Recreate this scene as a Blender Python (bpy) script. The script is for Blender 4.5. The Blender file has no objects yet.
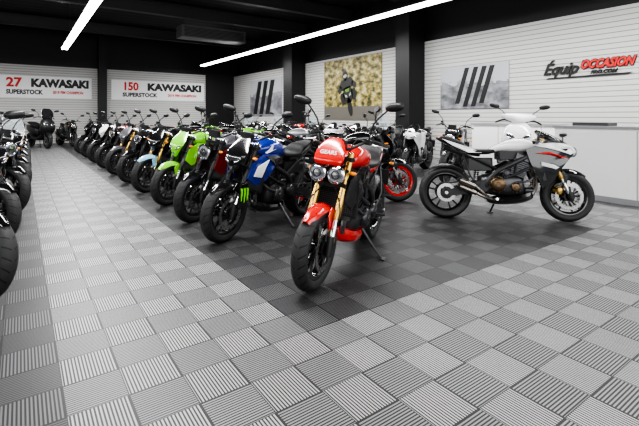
import bpy, math, random, bmesh
from mathutils import Vector, Matrix
random.seed(7)
pi=math.pi
COL=bpy.context.scene.collection

# ---------------------------------------------------------------- materials
MATS={}
def mat(name,col,rough=.5,metal=0.,emit=0.,coat=0.,trans=0.,alpha=1.):
    if name in MATS: return MATS[name]
    m=bpy.data.materials.new(name); m.use_nodes=True
    b=m.node_tree.nodes['Principled BSDF']
    b.inputs['Base Color'].default_value=(*col,1)
    b.inputs['Roughness'].default_value=rough
    b.inputs['Metallic'].default_value=metal
    b.inputs['Coat Weight'].default_value=coat
    b.inputs['Coat Roughness'].default_value=.05
    b.inputs['Transmission Weight'].default_value=trans
    b.inputs['Alpha'].default_value=alpha
    if emit:
        b.inputs['Emission Color'].default_value=(*col,1)
        b.inputs['Emission Strength'].default_value=emit
    nt=m.node_tree
    if not trans and not emit:
        n=nt.nodes.new('ShaderNodeTexNoise'); n.inputs['Scale'].default_value=14
        r=nt.nodes.new('ShaderNodeMapRange')
        r.inputs['To Min'].default_value=max(0.02,rough-.06); r.inputs['To Max'].default_value=min(1,rough+.06)
        nt.links.new(n.outputs['Fac'],r.inputs['Value']); nt.links.new(r.outputs['Result'],b.inputs['Roughness'])
    MATS[name]=m; return m

black=mat('black_plastic',(.018,.018,.019),.40)
gloss=mat('gloss_black',(.009,.009,.010),.15,coat=.8)
dgrey=mat('dark_grey_metal',(.08,.08,.085),.36,.6)
engm=mat('engine_metal',(.085,.085,.09),.34,.7)
alu=mat('aluminium',(.55,.55,.56),.3,1)
chrome=mat('chrome',(.8,.8,.82),.12,1)
steel=mat('brushed_steel',(.45,.44,.43),.28,1)
gold=mat('gold_anodised',(.62,.40,.12),.28,.9)
copper=mat('bronze_cover',(.13,.09,.055),.32,.9)
titan=mat('titanium',(.32,.29,.26),.28,1)
red=mat('red_paint',(.62,.014,.009),.22,coat=.9)
dred=mat('dark_red_paint',(.16,.008,.008),.3,coat=.6)
blue=mat('blue_paint',(.010,.028,.25),.22,coat=.9)
green=mat('lime_green_paint',(.20,.60,.02),.25,coat=.9)
white=mat('white_paint',(.80,.80,.80),.22,coat=.8)
silver=mat('silver_paint',(.36,.37,.39),.3,.5,coat=.6)
grey=mat('grey_paint',(.11,.11,.12),.3,.3,coat=.6)
lblue=mat('light_blue_paint',(.25,.5,.7),.3,coat=.6)
seatm=mat('seat_vinyl',(.02,.02,.021),.6)
glass=mat('headlight_glass',(.42,.44,.47),.08,.85,coat=1)
smoke=mat('smoked_screen',(.02,.02,.022),.08,0,coat=1,alpha=.8)
clear=mat('clear_screen',(.55,.6,.62),.06,0,coat=1,alpha=.35)
amber=mat('amber_lens',(.8,.25,.02),.25)
tail=mat('tail_light_red',(.5,.01,.01),.2,coat=1)
plate_m=mat('plate_white',(.7,.7,.7),.5)
mirr=mat('mirror_glass',(.75,.77,.8),.04,1)
mgreen=mat('claw_green',(.25,.85,.03),.4)
txtw=mat('lettering_white',(.85,.85,.85),.5)
txtk=mat('lettering_black',(.01,.01,.01),.5)
txtr=mat('lettering_red',(.6,.02,.015),.5)
ctop=mat('counter_top_grey',(.3,.3,.31),.3)
cwhite=mat('counter_white',(.82,.82,.81),.35)
blacksteel=mat('black_steel',(.008,.008,.009),.5)
beamm=mat('beam_grey',(.04,.04,.042),.5)
ductm=mat('duct_grey',(.14,.14,.145),.45,.4)

class N:
    def __init__(s,m): s.nt=m.node_tree
    def math(s,op,a,b=None,c=None):
        n=s.nt.nodes.new('ShaderNodeMath'); n.operation=op
        for i,v in enumerate((a,b,c)):
            if v is None: continue
            if isinstance(v,(int,float)): n.inputs[i].default_value=v
            else: s.nt.links.new(v,n.inputs[i])
        return n.outputs[0]
    def mixc(s,f,a,b):
        n=s.nt.nodes.new('ShaderNodeMix'); n.data_type='RGBA'
        for key,v in ((0,f),(6,a),(7,b)):
            if isinstance(v,(int,float)): n.inputs[key].default_value=v
            elif isinstance(v,tuple): n.inputs[key].default_value=(*v,1)
            else: s.nt.links.new(v,n.inputs[key])
        return n.outputs[2]
    def pos(s,kind='Object'):
        t=s.nt.nodes.new('ShaderNodeTexCoord'); q=s.nt.nodes.new('ShaderNodeSeparateXYZ')
        s.nt.links.new(t.outputs[kind],q.inputs[0]); return q.outputs

def newmat(name,rough=.5,metal=0):
    m=bpy.data.materials.new(name); m.use_nodes=True
    b=m.node_tree.nodes['Principled BSDF']; b.inputs['Roughness'].default_value=rough; b.inputs['Metallic'].default_value=metal
    return m,b,N(m)

tire_m,b,n=newmat('tire_rubber',.62)
o=n.pos('UV'); av=n.math('ABSOLUTE',n.math('SUBTRACT',o[1],.5))
ph=n.math('FRACT',n.math('ADD',n.math('MULTIPLY',o[0],26),n.math('MULTIPLY',av,-2.2)))
g=n.math('MULTIPLY',n.math('LESS_THAN',ph,.14),n.math('LESS_THAN',av,.26))
g=n.math('MULTIPLY',g,n.math('GREATER_THAN',av,.03))
m_=n.mixc(g,(.028,.028,.029),(.002,.002,.002)); n.nt.links.new(m_,b.inputs['Base Color'])
bp=n.nt.nodes.new('ShaderNodeBump'); bp.inputs['Strength'].default_value=.8; bp.inputs['Distance'].default_value=.004; bp.invert=True
n.nt.links.new(g,bp.inputs['Height']); n.nt.links.new(bp.outputs[0],b.inputs['Normal'])

rad_m,b,n=newmat('radiator_fins',.5,.6)
o=n.pos(); w=n.math('LESS_THAN',n.math('FRACT',n.math('MULTIPLY',o[2],70)),.45)
w2=n.math('LESS_THAN',n.math('FRACT',n.math('MULTIPLY',o[1],60)),.3)
n.nt.links.new(n.mixc(n.math('MAXIMUM',w,w2),(.005,.005,.005),(.08,.08,.08)),b.inputs['Base Color'])

# floor
floor_m,b,n=newmat('ribbed_floor_tiles',.46)
b.inputs['Specular IOR Level'].default_value=.28
TS=.24
o=n.pos(); x,y=o[0],o[1]
px=n.math('DIVIDE',n.math('SUBTRACT',x,.156),TS); py=n.math('DIVIDE',n.math('SUBTRACT',y,2.03),TS)
fx=n.math('FRACT',px); fy=n.math('FRACT',py)
chk=n.math('FLOORED_MODULO',n.math('ADD',n.math('FLOOR',px),n.math('FLOOR',py)),2)
NR=16
def gap(a,bb):
    return n.math('GREATER_THAN',n.math('FRACT',n.math('MULTIPLY',a,NR)),.50)
g1=gap(fx,fy); g2=gap(fy,fx)
gp=n.math('ADD',n.math('MULTIPLY',g1,chk),n.math('MULTIPLY',g2,n.math('SUBTRACT',1,chk)))
seam=n.math('MAXIMUM',n.math('LESS_THAN',fx,.02),n.math('LESS_THAN',fy,.02))
gp=n.math('MAXIMUM',gp,seam)
isl=n.math('MULTIPLY',n.math('MULTIPLY',n.math('GREATER_THAN',x,1.356),n.math('LESS_THAN',x,5.196)),n.math('GREATER_THAN',y,2.03))
dark=n.math('MAXIMUM',n.math('LESS_THAN',x,.156),isl)
nz=n.nt.nodes.new('ShaderNodeTexWhiteNoise'); cb=n.nt.nodes.new('ShaderNodeCombineXYZ')
n.nt.links.new(n.math('FLOOR',px),cb.inputs[0]); n.nt.links.new(n.math('FLOOR',py),cb.inputs[1]); n.nt.links.new(cb.outputs[0],nz.inputs['Vector'])
lt=n.mixc(chk,(.24,.24,.243),(.37,.37,.373)); dk=n.mixc(chk,(.075,.075,.078),(.125,.125,.128))
rib=n.mixc(dark,lt,dk); gc=n.mixc(dark,(.022,.022,.022),(.014,.014,.014))
colr=n.mixc(gp,rib,gc)
hs=n.nt.nodes.new('ShaderNodeHueSaturation'); n.nt.links.new(colr,hs.inputs['Color'])
n.nt.links.new(n.math('ADD',.94,n.math('MULTIPLY',nz.outputs[0],.12)),hs.inputs['Value'])
n.nt.links.new(hs.outputs[0],b.inputs['Base Color'])

clad_m,b,n=newmat('white_ribbed_cladding',.5)
o=n.pos(); fz=n.math('FRACT',n.math('DIVIDE',o[2],.11))
ln=n.math('LESS_THAN',fz,.18)
ns=n.nt.nodes.new('ShaderNodeTexNoise'); ns.inputs['Scale'].default_value=.6
base=n.mixc(ns.outputs['Fac'],(.49,.485,.47),(.60,.595,.58))
n.nt.links.new(n.mixc(ln,base,(.24,.238,.23)),b.inputs['Base Color'])
ceil_m,b,n=newmat('black_corrugated_ceiling',.7)
o=n.pos(); cc=n.math('LESS_THAN',n.math('FRACT',n.math('DIVIDE',o[1],.5)),.4)
n.nt.links.new(n.mixc(cc,(.006,.006,.007),(.018,.018,.020)),b.inputs['Base Color'])
tube_m=mat('light_tube',(1,1,1),.5,emit=14)

def poster_stripe(name,bg1,bg2,sc):
    m,b,n=newmat(name,.4); o=n.pos('Generated')
    nz=n.nt.nodes.new('ShaderNodeTexNoise'); nz.inputs['Scale'].default_value=sc; nz.inputs['Detail'].default_value=10
    tc=n.nt.nodes.new('ShaderNodeTexCoord'); n.nt.links.new(tc.outputs['Generated'],nz.inputs['Vector'])
    rp=n.nt.nodes.new('ShaderNodeValToRGB'); rp.color_ramp.elements[0].position=.3; rp.color_ramp.elements[1].position=.7
    rp.color_ramp.elements[0].color=(*bg1,1); rp.color_ramp.elements[1].color=(*bg2,1)
    n.nt.links.new(nz.outputs['Fac'],rp.inputs[0])
    sky=n.math('GREATER_THAN',n.math('ADD',o[2],n.math('MULTIPLY',nz.outputs['Fac'],-.6)),.30)
    c=n.mixc(sky,rp.outputs[0],(.42,.43,.45))
    n.nt.links.new(c,b.inputs['Base Color']); return m
postC=poster_stripe('mountain_print',(.06,.06,.065),(.34,.35,.37),7)
postA=poster_stripe('grey_road_print',(.07,.07,.08),(.34,.34,.36),6)
postB,b,n=newmat('autumn_woods_print',.45)
nz=n.nt.nodes.new('ShaderNodeTexNoise'); nz.inputs['Scale'].default_value=13; nz.inputs['Detail'].default_value=12
tc=n.nt.nodes.new('ShaderNodeTexCoord'); n.nt.links.new(tc.outputs['Generated'],nz.inputs['Vector'])
rp=n.nt.nodes.new('ShaderNodeValToRGB'); e=rp.color_ramp.elements
e[0].position=.36; e[0].color=(.035,.038,.015,1); e[1].position=.66; e[1].color=(.52,.48,.30,1)
k=e.new(.46); k.color=(.18,.15,.04,1); k=e.new(.54); k.color=(.36,.29,.09,1)
n.nt.links.new(nz.outputs['Fac'],rp.inputs[0])
o=n.pos('Generated'); lowc=n.mixc(n.math('LESS_THAN',o[2],.22),rp.outputs[0],(.14,.13,.11))
n.nt.links.new(lowc,b.inputs['Base Color'])

# ---------------------------------------------------------------- mesh builder
def cr(P,k):
    out=[]; n=len(P); D=len(P[0])
    for i in range(n-1):
        p0=P[max(i-1,0)];p1=P[i];p2=P[i+1];p3=P[min(i+2,n-1)]
        for j in range(k):
            t=j/k; out.append(tuple(.5*((2*p1[d])+(-p0[d]+p2[d])*t+(2*p0[d]-5*p1[d]+4*p2[d]-p3[d])*t*t+(-p0[d]+3*p1[d]-3*p2[d]+p3[d])*t**3) for d in range(D)))
    out.append(tuple(P[-1])); return out
class MB:
    def __init__(s): s.v=[];s.f=[];s.mi=[];s.uv={};s.ang=40
    def tube(s,pts,r,n=8,mi=0,k=0):
        if not isinstance(r,(list,tuple)): r=[r]*len(pts)
        P=[tuple(p)+(rr,) for p,rr in zip(pts,r)]
        if k: P=cr(P,k)
        pts=[Vector(p[:3]) for p in P]; r=[p[3] for p in P]
        b0=len(s.v); up=None
        for i,p in enumerate(pts):
            t=(pts[min(i+1,len(pts)-1)]-pts[max(i-1,0)]).normalized()
            if up is None:
                up=Vector((0,0,1)) if abs(t.z)<.9 else Vector((1,0,0))
            up=(up-t*up.dot(t)).normalized(); sd=t.cross(up)
            for j in range(n):
                a=2*pi*j/n; s.v.append(p+(up*math.cos(a)+sd*math.sin(a))*r[i])
        for i in range(len(pts)-1):
            for j in range(n):
                s.f.append((b0+i*n+j,b0+i*n+(j+1)%n,b0+(i+1)*n+(j+1)%n,b0+(i+1)*n+j)); s.mi.append(mi)
        s.f.append(tuple(b0+j for j in range(n))); s.mi.append(mi)
        s.f.append(tuple(b0+(len(pts)-1)*n+j for j in range(n))); s.mi.append(mi)
        return s
    def loft(s,secs,axis='x',n=18,k=4,e=2.3,mi=0,pinch=0,ridge=0):
        S=[tuple(q)+((0,) if len(q)==5 else ()) for q in secs]
        if k: S=cr(S,k)
        b0=len(s.v)
        for (q,c,hw,up,dn,yc) in S:
            hw=max(hw,.001);up=max(up,.0008);dn=max(dn,.0008)
            for j in range(n):
                a=2*pi*j/n; ca,sa=math.cos(a),math.sin(a)
                wf=1-pinch*max(0,-sa)**1.2
                yy=yc+hw*wf*math.copysign(abs(ca)**(2/e),ca); h=(up if sa>0 else dn)*math.copysign(abs(sa)**(2/e),sa)
                s.v.append(Vector((q,yy,c+h)) if axis=='x' else Vector((c+h,yy,q)))
        for i in range(len(S)-1):
            for j in range(n):
                s.f.append((b0+i*n+j,b0+i*n+(j+1)%n,b0+(i+1)*n+(j+1)%n,b0+(i+1)*n+j)); s.mi.append(mi)
        s.f.append(tuple(b0+j for j in range(n))); s.mi.append(mi)
        s.f.append(tuple(b0+(len(S)-1)*n+j for j in range(n))); s.mi.append(mi)
        return s
    def panel(s,pts,sd,th=.010,bulge=.014,ins=.28,mi=0):
        s.ang=24
        n=len(pts); C=Vector((sum(p[0] for p in pts)/n,sum(p[2] for p in pts)/n,sum(p[1] for p in pts)/n)); b0=len(s.v)
        P=[Vector((p[0],p[2],p[1])) for p in pts]
        for p in P: s.v.append(p-Vector((0,th,0)))
        s.v+=[p.copy() for p in P]
        for p in P: s.v.append(p+(C-p)*ins+Vector((0,bulge,0)))
        s.v.append(C+Vector((0,bulge*1.1,0)))
        for i in range(b0,len(s.v)): s.v[i]=Vector((s.v[i].x,s.v[i].y*sd,s.v[i].z))
        for i in range(2):
            for j in range(n):
                s.f.append((b0+i*n+j,b0+i*n+(j+1)%n,b0+(i+1)*n+(j+1)%n,b0+(i+1)*n+j)); s.mi.append(mi)
        for j in range(n): s.f.append((b0+2*n+j,b0+2*n+(j+1)%n,b0+3*n)); s.mi.append(mi)
        s.f.append(tuple(b0+j for j in range(n))); s.mi.append(mi)
        return s
    def lathe(s,prof,c,axis='y',n=32,mi=0,arc=None,closed=False,k=0):
        if k: prof=cr(prof,k)
        m=len(prof); b0=len(s.v); a0,a1=arc if arc else (0,2*pi)
        for i in range(n+1):
            a=a0+(a1-a0)*i/n; ca,sa=math.cos(a),math.sin(a)
            for q,(r,t) in enumerate(prof):
                if axis=='y': p=(c[0]+r*ca,c[1]+t,c[2]+r*sa)
                elif axis=='x': p=(c[0]+t,c[1]+r*ca,c[2]+r*sa)
                else: p=(c[0]+r*ca,c[1]+r*sa,c[2]+t)
                s.uv[len(s.v)]=(i/n,q/(m-1)); s.v.append(Vector(p))
        for i in range(n):
            for q in range(m if closed else m-1):
                q2=(q+1)%m
                s.f.append((b0+i*m+q,b0+i*m+q2,b0+(i+1)*m+q2,b0+(i+1)*m+q)); s.mi.append(mi)
        return s
    def cyl(s,c,r,h,axis='y',n=24,mi=0,bev=.004):
        return s.lathe([(0.0005,-h),(r-bev,-h),(r,-h+bev),(r,h-bev),(r-bev,h),(0.0005,h)],c,axis,n,mi)
    def prism(s,ol,y0,y1,bev=.004,mi=0):
        cx=sum(p[0] for p in ol)/len(ol); cz=sum(p[1] for p in ol)/len(ol); C=Vector((cx,cz)); n=len(ol); b0=len(s.v)
        ins=[Vector(p)+(C-Vector(p)).normalized()*bev for p in ol]
        for (y,o) in ((y0,ins),(y0+bev,ol),(y1-bev,ol),(y1,ins)):
            for p in o: s.v.append(Vector((p[0],y,p[1])))
        for i in range(3):
            for j in range(n):
                s.f.append((b0+i*n+j,b0+i*n+(j+1)%n,b0+(i+1)*n+(j+1)%n,b0+(i+1)*n+j)); s.mi.append(mi)
        s.f.append(tuple(b0+j for j in range(n))); s.f.append(tuple(b0+3*n+j for j in range(n))); s.mi+=[mi,mi]
        return s
    def box(s,c,d,bev=.004,mi=0):
        return s.prism([(c[0]-d[0]/2,c[2]-d[2]/2),(c[0]+d[0]/2,c[2]-d[2]/2),(c[0]+d[0]/2,c[2]+d[2]/2),(c[0]-d[0]/2,c[2]+d[2]/2)],c[1]-d[1]/2,c[1]+d[1]/2,bev,mi)
    def shell(s,c,R,a0,a1,w,drop=.03,th=.005,n=20,mi=0,taper=.6):
        b0=len(s.v); prof=[-1,-.8,-.45,0,.45,.8,1]; m=len(prof)*2
        for i in range(n+1):
            t=i/n; a=a0+(a1-a0)*t; ww=w*(taper+(1-taper)*math.sin(pi*min(max(t,.02),.98))**.6)
            ring=[(q*ww,R-drop*abs(q)**2.5) for q in prof]+[(q*ww*.96,R-th-drop*abs(q)**2.5) for q in reversed(prof)]
            for (yy,r) in ring: s.v.append(Vector((c[0]+r*math.cos(a),c[1]+yy,c[2]+r*math.sin(a))))
        for i in range(n):
            for j in range(m):
                s.f.append((b0+i*m+j,b0+i*m+(j+1)%m,b0+(i+1)*m+(j+1)%m,b0+(i+1)*m+j)); s.mi.append(mi)
        s.f.append(tuple(b0+j for j in range(m))); s.f.append(tuple(b0+n*m+j for j in range(m))); s.mi+=[mi,mi]
        return s
    def xf(s,start,M):
        for i in range(start,len(s.v)): s.v[i]=M@s.v[i]
        return s
    def mesh(s,name,mats,ang=None):
        me=bpy.data.meshes.new(name); me.from_pydata([tuple(v) for v in s.v],[],s.f)
        for m in mats: me.materials.append(m)
        me.polygons.foreach_set('material_index',s.mi)
        if s.uv:
            ul=me.uv_layers.new(name='UVMap')
            for l in me.loops: ul.data[l.index].uv=s.uv.get(l.vertex_index,(0,0))
        bm=bmesh.new(); bm.from_mesh(me); bmesh.ops.recalc_face_normals(bm,faces=bm.faces); bm.to_mesh(me); bm.free()
        me.polygons.foreach_set('use_smooth',[True]*len(me.polygons)); me.set_sharp_from_angle(angle=math.radians(ang or s.ang)); me.update()
        return me
CACHE={}
def part(name,key,fn,mats,parent,loc=None,label=None):
    ck=(key,tuple(m.name for m in mats))
    if ck not in CACHE:
        mb=MB(); fn(mb); CACHE[ck]=mb.mesh(name,mats)
    o=bpy.data.objects.new(name,CACHE[ck]); COL.objects.link(o); o.parent=parent
    if loc is not None: o.matrix_local=loc
    if label: o['label']=label
    return o
def top(name,fn,mats,label=None,cat=None,kind=None,loc=None,group=None,ang=40):
    mb=MB(); fn(mb); o=bpy.data.objects.new(name,mb.mesh(name,mats,ang)); COL.objects.link(o)
    if label:o['label']=label
    if cat:o['category']=cat
    if kind:o['kind']=kind
    if group:o['group']=group
    if loc is not None:o.matrix_world=loc
    return o
def text(name,s,size,m,M,parent,shear=0,bold=0.,ext=.004,sx=1,align='LEFT'):
    cu=bpy.data.curves.new('t','FONT'); cu.body=s; cu.size=size; cu.shear=shear; cu.offset=bold; cu.extrude=ext; cu.align_x=align; cu.resolution_u=3
    t=bpy.data.objects.new('t',cu); COL.objects.link(t); bpy.context.view_layer.update()
    me=bpy.data.meshes.new_from_object(t.evaluated_get(bpy.context.evaluated_depsgraph_get()))
    bpy.data.objects.remove(t); me.materials.clear(); me.materials.append(m); me.name=name
    o=bpy.data.objects.new(name,me); COL.objects.link(o); o.parent=parent; o.matrix_local=M@Matrix.Diagonal((sx,1,1,1)); return o

# ---------------------------------------------------------------- wheel pieces
def f_tire(c,R,W):
    rr=R-.083
    def fn(b):
        h=[(rr,-.34*W),(rr+.018,-.46*W),(rr+.045,-.5*W),(R-.022,-.42*W),(R-.007,-.27*W),(R,-.1*W)]
        b.lathe(h+[(r,-t) for r,t in reversed(h)],c,'y',48,k=3)
    return fn
def f_rim(c,R,W,ns=5):
    rr=R-.083
    def fn(b):
        b.lathe([(rr+.006,-.36*W),(rr+.006,-.32*W),(rr-.012,-.28*W),(rr-.018,0),(rr-.012,.28*W),(rr+.006,.32*W),(rr+.006,.36*W),(rr-.008,.36*W),(rr-.03,.22*W),(rr-.032,-.22*W),(rr-.008,-.36*W)],c,'y',40,closed=True)
        b.cyl(c,.042,W*.38+.01,'y',20); b.cyl(c,.014,W*.5+.03,'y',12)
        for i in range(ns):
            for d in (-.14,.14):
                a=2*pi*i/ns+.2; a1=a+d*1.6; a0=a+d*.5
                p0=Vector(c)+Vector((math.cos(a0)*.03,0,math.sin(a0)*.03)); p1=Vector(c)+Vector((math.cos(a1)*(rr-.02),0,math.sin(a1)*(rr-.02)))
                b.tube([p0,(p0+p1)/2,p1],[.015,.009,.011],6)
    return fn
def f_disc(c,y,r):
    def fn(b):
        cc=(c[0],y,c[2])
        b.lathe([(r-.038,-.0025),(r,-.0025),(r,.0025),(r-.038,.0025)],cc,'y',36,closed=True)
        b.lathe([(.04,-.004),(.062,-.004),(.062,.004),(.04,.004)],cc,'y',20,closed=True,mi=1)
        for i in range(8):
            a=i*pi/4; b.tube([(c[0]+.06*math.cos(a),y,c[2]+.06*math.sin(a)),(c[0]+(r-.03)*math.cos(a+.2),y,c[2]+(r-.03)*math.sin(a+.2))],.005,5,mi=1)
    return fn
def wheel(root,nm,c,R,W,rimm,L,discs,dr=.155,key=''):
    w=part(nm,('rim',c,R,W),f_rim(c,R,W),[rimm],root,L)
    part('tire',('tire',c,R,W),f_tire(c,R,W),[tire_m],w)
    for y in discs: part('brake_disc',('disc',c,y,dr),f_disc(c,y,dr),[steel,black],w)
    return w

FA=(.70,0,.30); RA=(-.70,0,.315)
def fx_(z): return .70-.407*(z-.30)/.914
AX=Vector((-.407,0,.914)).normalized()
def steerM(deg):
    p=Vector((fx_(.9)-.03,0,.9)); return Matrix.Translation(p)@Matrix.Rotation(math.radians(deg),4,AX)@Matrix.Translation(-p)

def f_fork(b):
    for y in (-.105,.105):
        b.tube([(FA[0]-.0,y,.30),(fx_(.56),y,.56)],.021,12,mi=1)
        b.tube([(fx_(.50),y,.50),(fx_(.53),y,.53),(fx_(.97),y,.97)],[.024,.029,.027],12,mi=0)
        b.tube([(FA[0]+.012,y,.26),(FA[0],y,.30),(FA[0]-.02,y,.40)],[.024,.030,.023],10,mi=2)
        b.cyl((fx_(.975),y,.975),.02,.008,'z',12,mi=1)
    for z in (.74,.93): b.box((fx_(z)-.005,0,z),(.075,.27,.035),.008,mi=2)
    b.tube([(fx_(.72)-.03,0,.72),(fx_(.96)-.03,0,.96)],.025,12,mi=2)
    for s in (-1,1): b.tube([(fx_(.72)+.02,s*.04,.74),(fx_(.6)+.05,s*.13,.60),(fx_(.5)+.02,s*.125,.46),(.61,s*.10,.40)],.005,5,k=4,mi=2)
def f_caliper(y):
    def fn(b): b.loft([(.56,.355,.012,.02,.02,y),(.575,.36,.026,.045,.045,y),(.61,.37,.026,.05,.05,y),(.63,.37,.012,.03,.03,y)],k=2,n=12,e=3)
    return fn
def f_ffender(b):
    b.shell(FA,.325,math.radians(48),math.radians(158),.074,.05,.005,22,taper=.35)
    for y in (-.078,.078): b.prism([(.58,.55),(.64,.60),(.70,.54),(.67,.44),(.63,.44)],y-.006,y+.006,.003)
def f_bar(z0,sw,w):
    def fn(b):
        b.tube([(.25-sw,-w,z0+.02),(.31,-w*.62,z0+.06),(.40,-.09,z0-.01),(.41,0,z0-.015),(.40,.09,z0-.01),(.31,w*.62,z0+.06),(.25-sw,w,z0+.02)],.012,8,k=4)
        for s in (-1,1):
            b.tube([(.255-sw,s*w,z0+.02),(.287-sw*.5,s*(w-.13),z0+.046)],.018,10)
            b.tube([(.30-sw*.4,s*(w-.13),z0+.045),(.33,s*(w-.10),z0+.03),(.30-sw,s*(w+.0),z0+.015)],[.008,.007,.006],6,k=3,mi=1)
            b.box((.32,s*(w-.15),z0+.05),(.045,.05,.04),.008)
        b.cyl((.36,-.23,z0+.10),.024,.02,'z',14); 
        b.box((.45,0,z0+.02),(.06,.15,.09),.015)
        for s in (-1,1): b.tube([(.32,s*(w-.14),z0+.03),(.46,s*.16,z0+.07),(.48,s*.10,z0-.08),(.44,s*.06,z0-.22)],.005,5,k=4)
    return fn
def f_clipon(z0,w):
    def fn(b):
        for s in (-1,1):
            b.tube([(.41,s*.10,z0),(.36,s*.18,z0-.005),(.25,s*w,z0-.03)],.011,8,k=3)
            b.tube([(.25,s*w,z0-.03),(.315,s*(w-.10),z0-.015)],.017,10)
            b.tube([(.36,s*(w-.10),z0-.01),(.37,s*(w-.06),z0-.02),(.31,s*w,z0-.04)],[.008,.007,.005],6,k=3,mi=1)
        b.box((.43,0,z0+.03),(.05,.14,.06),.012)
        b.cyl((.40,-.14,z0+.04),.02,.016,'z',14)
    return fn
def f_mirror(s,w,z0,h):
    def fn(b):
        b.tube([(.31,s*(w-.15),z0+.06),(.33,s*(w-.12),z0+.06+h*.5),(.32,s*(w-.02),z0+.04+h)],.007,6,k=3)
        st=len(b.v)
        b.loft([(-.012,0,.055,.022,.026),(0,0,.078,.034,.038),(.02,0,.070,.030,.034),(.035,0,.03,.012,.012)],k=2,n=18,e=2.4)
        b.loft([(-.0135,0,.066,.028,.032),(-.0145,0,.066,.028,.032)],k=0,n=18,e=2.4,mi=1)
        b.xf(st,Matrix.Translation((.32,s*(w+.03),z0+.07+h))@Matrix.Rotation(s*-.25,4,'Z')@Matrix.Rotation(s*.18,4,'X'))
    return fn
def f_tank(b):
    b.loft([(.40,.87,.05,.03,.03),(.34,.90,.12,.07,.07),(.22,.91,.165,.11,.10),(.06,.90,.170,.105,.11),(-.05,.88,.135,.075,.10),(-.14,.85,.09,.035,.07),(-.18,.84,.06,.02,.04)],n=28,e=2.7,k=4,pinch=.25)
    b.cyl((.19,0,1.017),.035,.006,'z',20,mi=1)
def f_tank2(b):
    b.loft([(.40,.86,.05,.03,.03),(.34,.88,.12,.05,.07),(.22,.89,.155,.085,.09),(.06,.88,.155,.085,.08),(-.05,.87,.12,.05,.06),(-.14,.85,.08,.025,.05),(-.18,.84,.06,.015,.03)],n=24,e=2.9,k=4,pinch=.35)
    b.cyl((.19,0,.972),.035,.006,'z',20,mi=1)
def f_seat(b):
    b.loft([(-.10,.83,.07,.02,.03),(-.18,.82,.125,.028,.04),(-.34,.82,.14,.028,.04),(-.43,.84,.13,.035,.045),(-.49,.885,.11,.03,.045),(-.62,.91,.095,.03,.035),(-.74,.94,.05,.012,.02)],n=20,e=2.8)
def f_tail(b):
    b.ang=28
    b.loft([(-.22,.77,.10,.025,.05),(-.4,.80,.125,.03,.05),(-.6,.86,.10,.04,.04),(-.75,.91,.07,.04,.03),(-.88,.955,.03,.010,.012)],n=14,e=3.0)
def f_shroud(s):
    def fn(b):
        b.panel([(.56,.64,.14),(.52,.80,.165),(.38,.88,.185),(.12,.86,.18),(.02,.79,.17),(.18,.72,.19),(.32,.60,.19),(.46,.56,.165)],s)
    return fn
def f_frame(b):
    for s in (-1,1):
        b.tube([(.40,s*.04,.86),(.30,s*.13,.80),(.10,s*.165,.70),(-.12,s*.16,.58),(-.24,s*.13,.42),(-.22,s*.12,.33)],[.03,.028,.027,.027,.032,.025],8,k=4)
        b.tube([(.40,s*.04,.80),(.28,s*.14,.66),(.10,s*.165,.56),(-.05,s*.16,.50)],.016,8,k=3)
        b.tube([(-.10,s*.13,.60),(-.35,s*.11,.72),(-.70,s*.07,.86)],.015,8,k=2)
        b.tube([(.10,s*.165,.70),(.08,s*.165,.56)],.014,8)
        b.prism([(-.20,.50),(-.30,.46),(-.36,.34),(-.30,.30),(-.22,.36)],s*.145-.008,s*.145+.008,.003)
        b.tube([(-.33,s*.15,.36),(-.34,s*.25,.36)],.011,8)
        b.tube([(-.50,s*.12,.78),(-.44,s*.17,.55),(-.36,s*.15,.42)],.009,6,k=2)
        b.tube([(-.44,s*.17,.52),(-.45,s*.26,.52)],.010,8)
    b.cyl((.40,0,.84),.038,.10,'z',14)
    b.box((-.30,0,.66),(.30,.20,.16),.02)
    b.box((.12,0,.77),(.42,.22,.10),.02)
def f_engine(b):
    b.loft([(.20,.40,.09,.08,.08),(.16,.42,.15,.13,.12),(.02,.43,.16,.14,.15),(-.14,.43,.15,.13,.14),(-.27,.42,.11,.11,.10),(-.30,.42,.07,.08,.08)],n=20,e=3.2,k=3)
    st=len(b.v)
    for i in range(8): b.box((0,0,.02+i*.024),(.19-(i%2)*.016,.32-(i%2)*.02,.016),.003,mi=0)
    b.box((0,0,.235),(.16,.34,.07),.015,mi=0)
    for i in range(4): b.cyl((.082,-.12+i*.08,.24),.014,.012,'x',10,mi=0)
    b.xf(st,Matrix.Translation((.10,0,.52))@Matrix.Rotation(math.radians(20),4,'Y'))
    def cover(x,z,r,s,mi,d=.0):
        pr=[(.0005,.050+d),(r*.3,.050+d),(r*.34,.043+d),(r*.7,.040+d),(r*.88,.028+d),(r*.93,.01),(r*1.0,.008),(r*1.02,-.02)]
        b.lathe([(a,s*t) for a,t in pr],(x,s*.16,z),'y',28,mi=mi)
        for i in range(9):
            a=i*2*pi/9; b.cyl((x+r*.97*math.cos(a),s*.17,z+r*.97*math.sin(a)),.007,.008,'y',6,mi=0,bev=.001)
    cover(-.12,.43,.095,-1,1); cover(.08,.40,.06,-1,1,-.01); cover(-.02,.56,.04,-1,0,-.01)
    cover(.05,.41,.085,1,1); cover(-.16,.43,.07,1,0)
    for s in (-1,1):
        b.tube([(.30,s*.14,.55),(.22,s*.19,.48),(.10,s*.17,.46)],.014,8,k=4)
    b.cyl((.26,-.05,.36),.035,.05,'x',14)
def f_radiator(b):
    st=len(b.v); b.box((0,0,0),(.035,.34,.25),.006); b.box((.0,0,.135),(.045,.37,.03),.008,mi=1); b.box((0,0,-.135),(.045,.30,.03),.008,mi=1)
    for s in (-1,1): b.box((0,s*.178,0),(.04,.025,.25),.006,mi=1)
    b.xf(st,Matrix.Translation((.375,0,.60))@Matrix.Rotation(math.radians(-12),4,'Y'))
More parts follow.
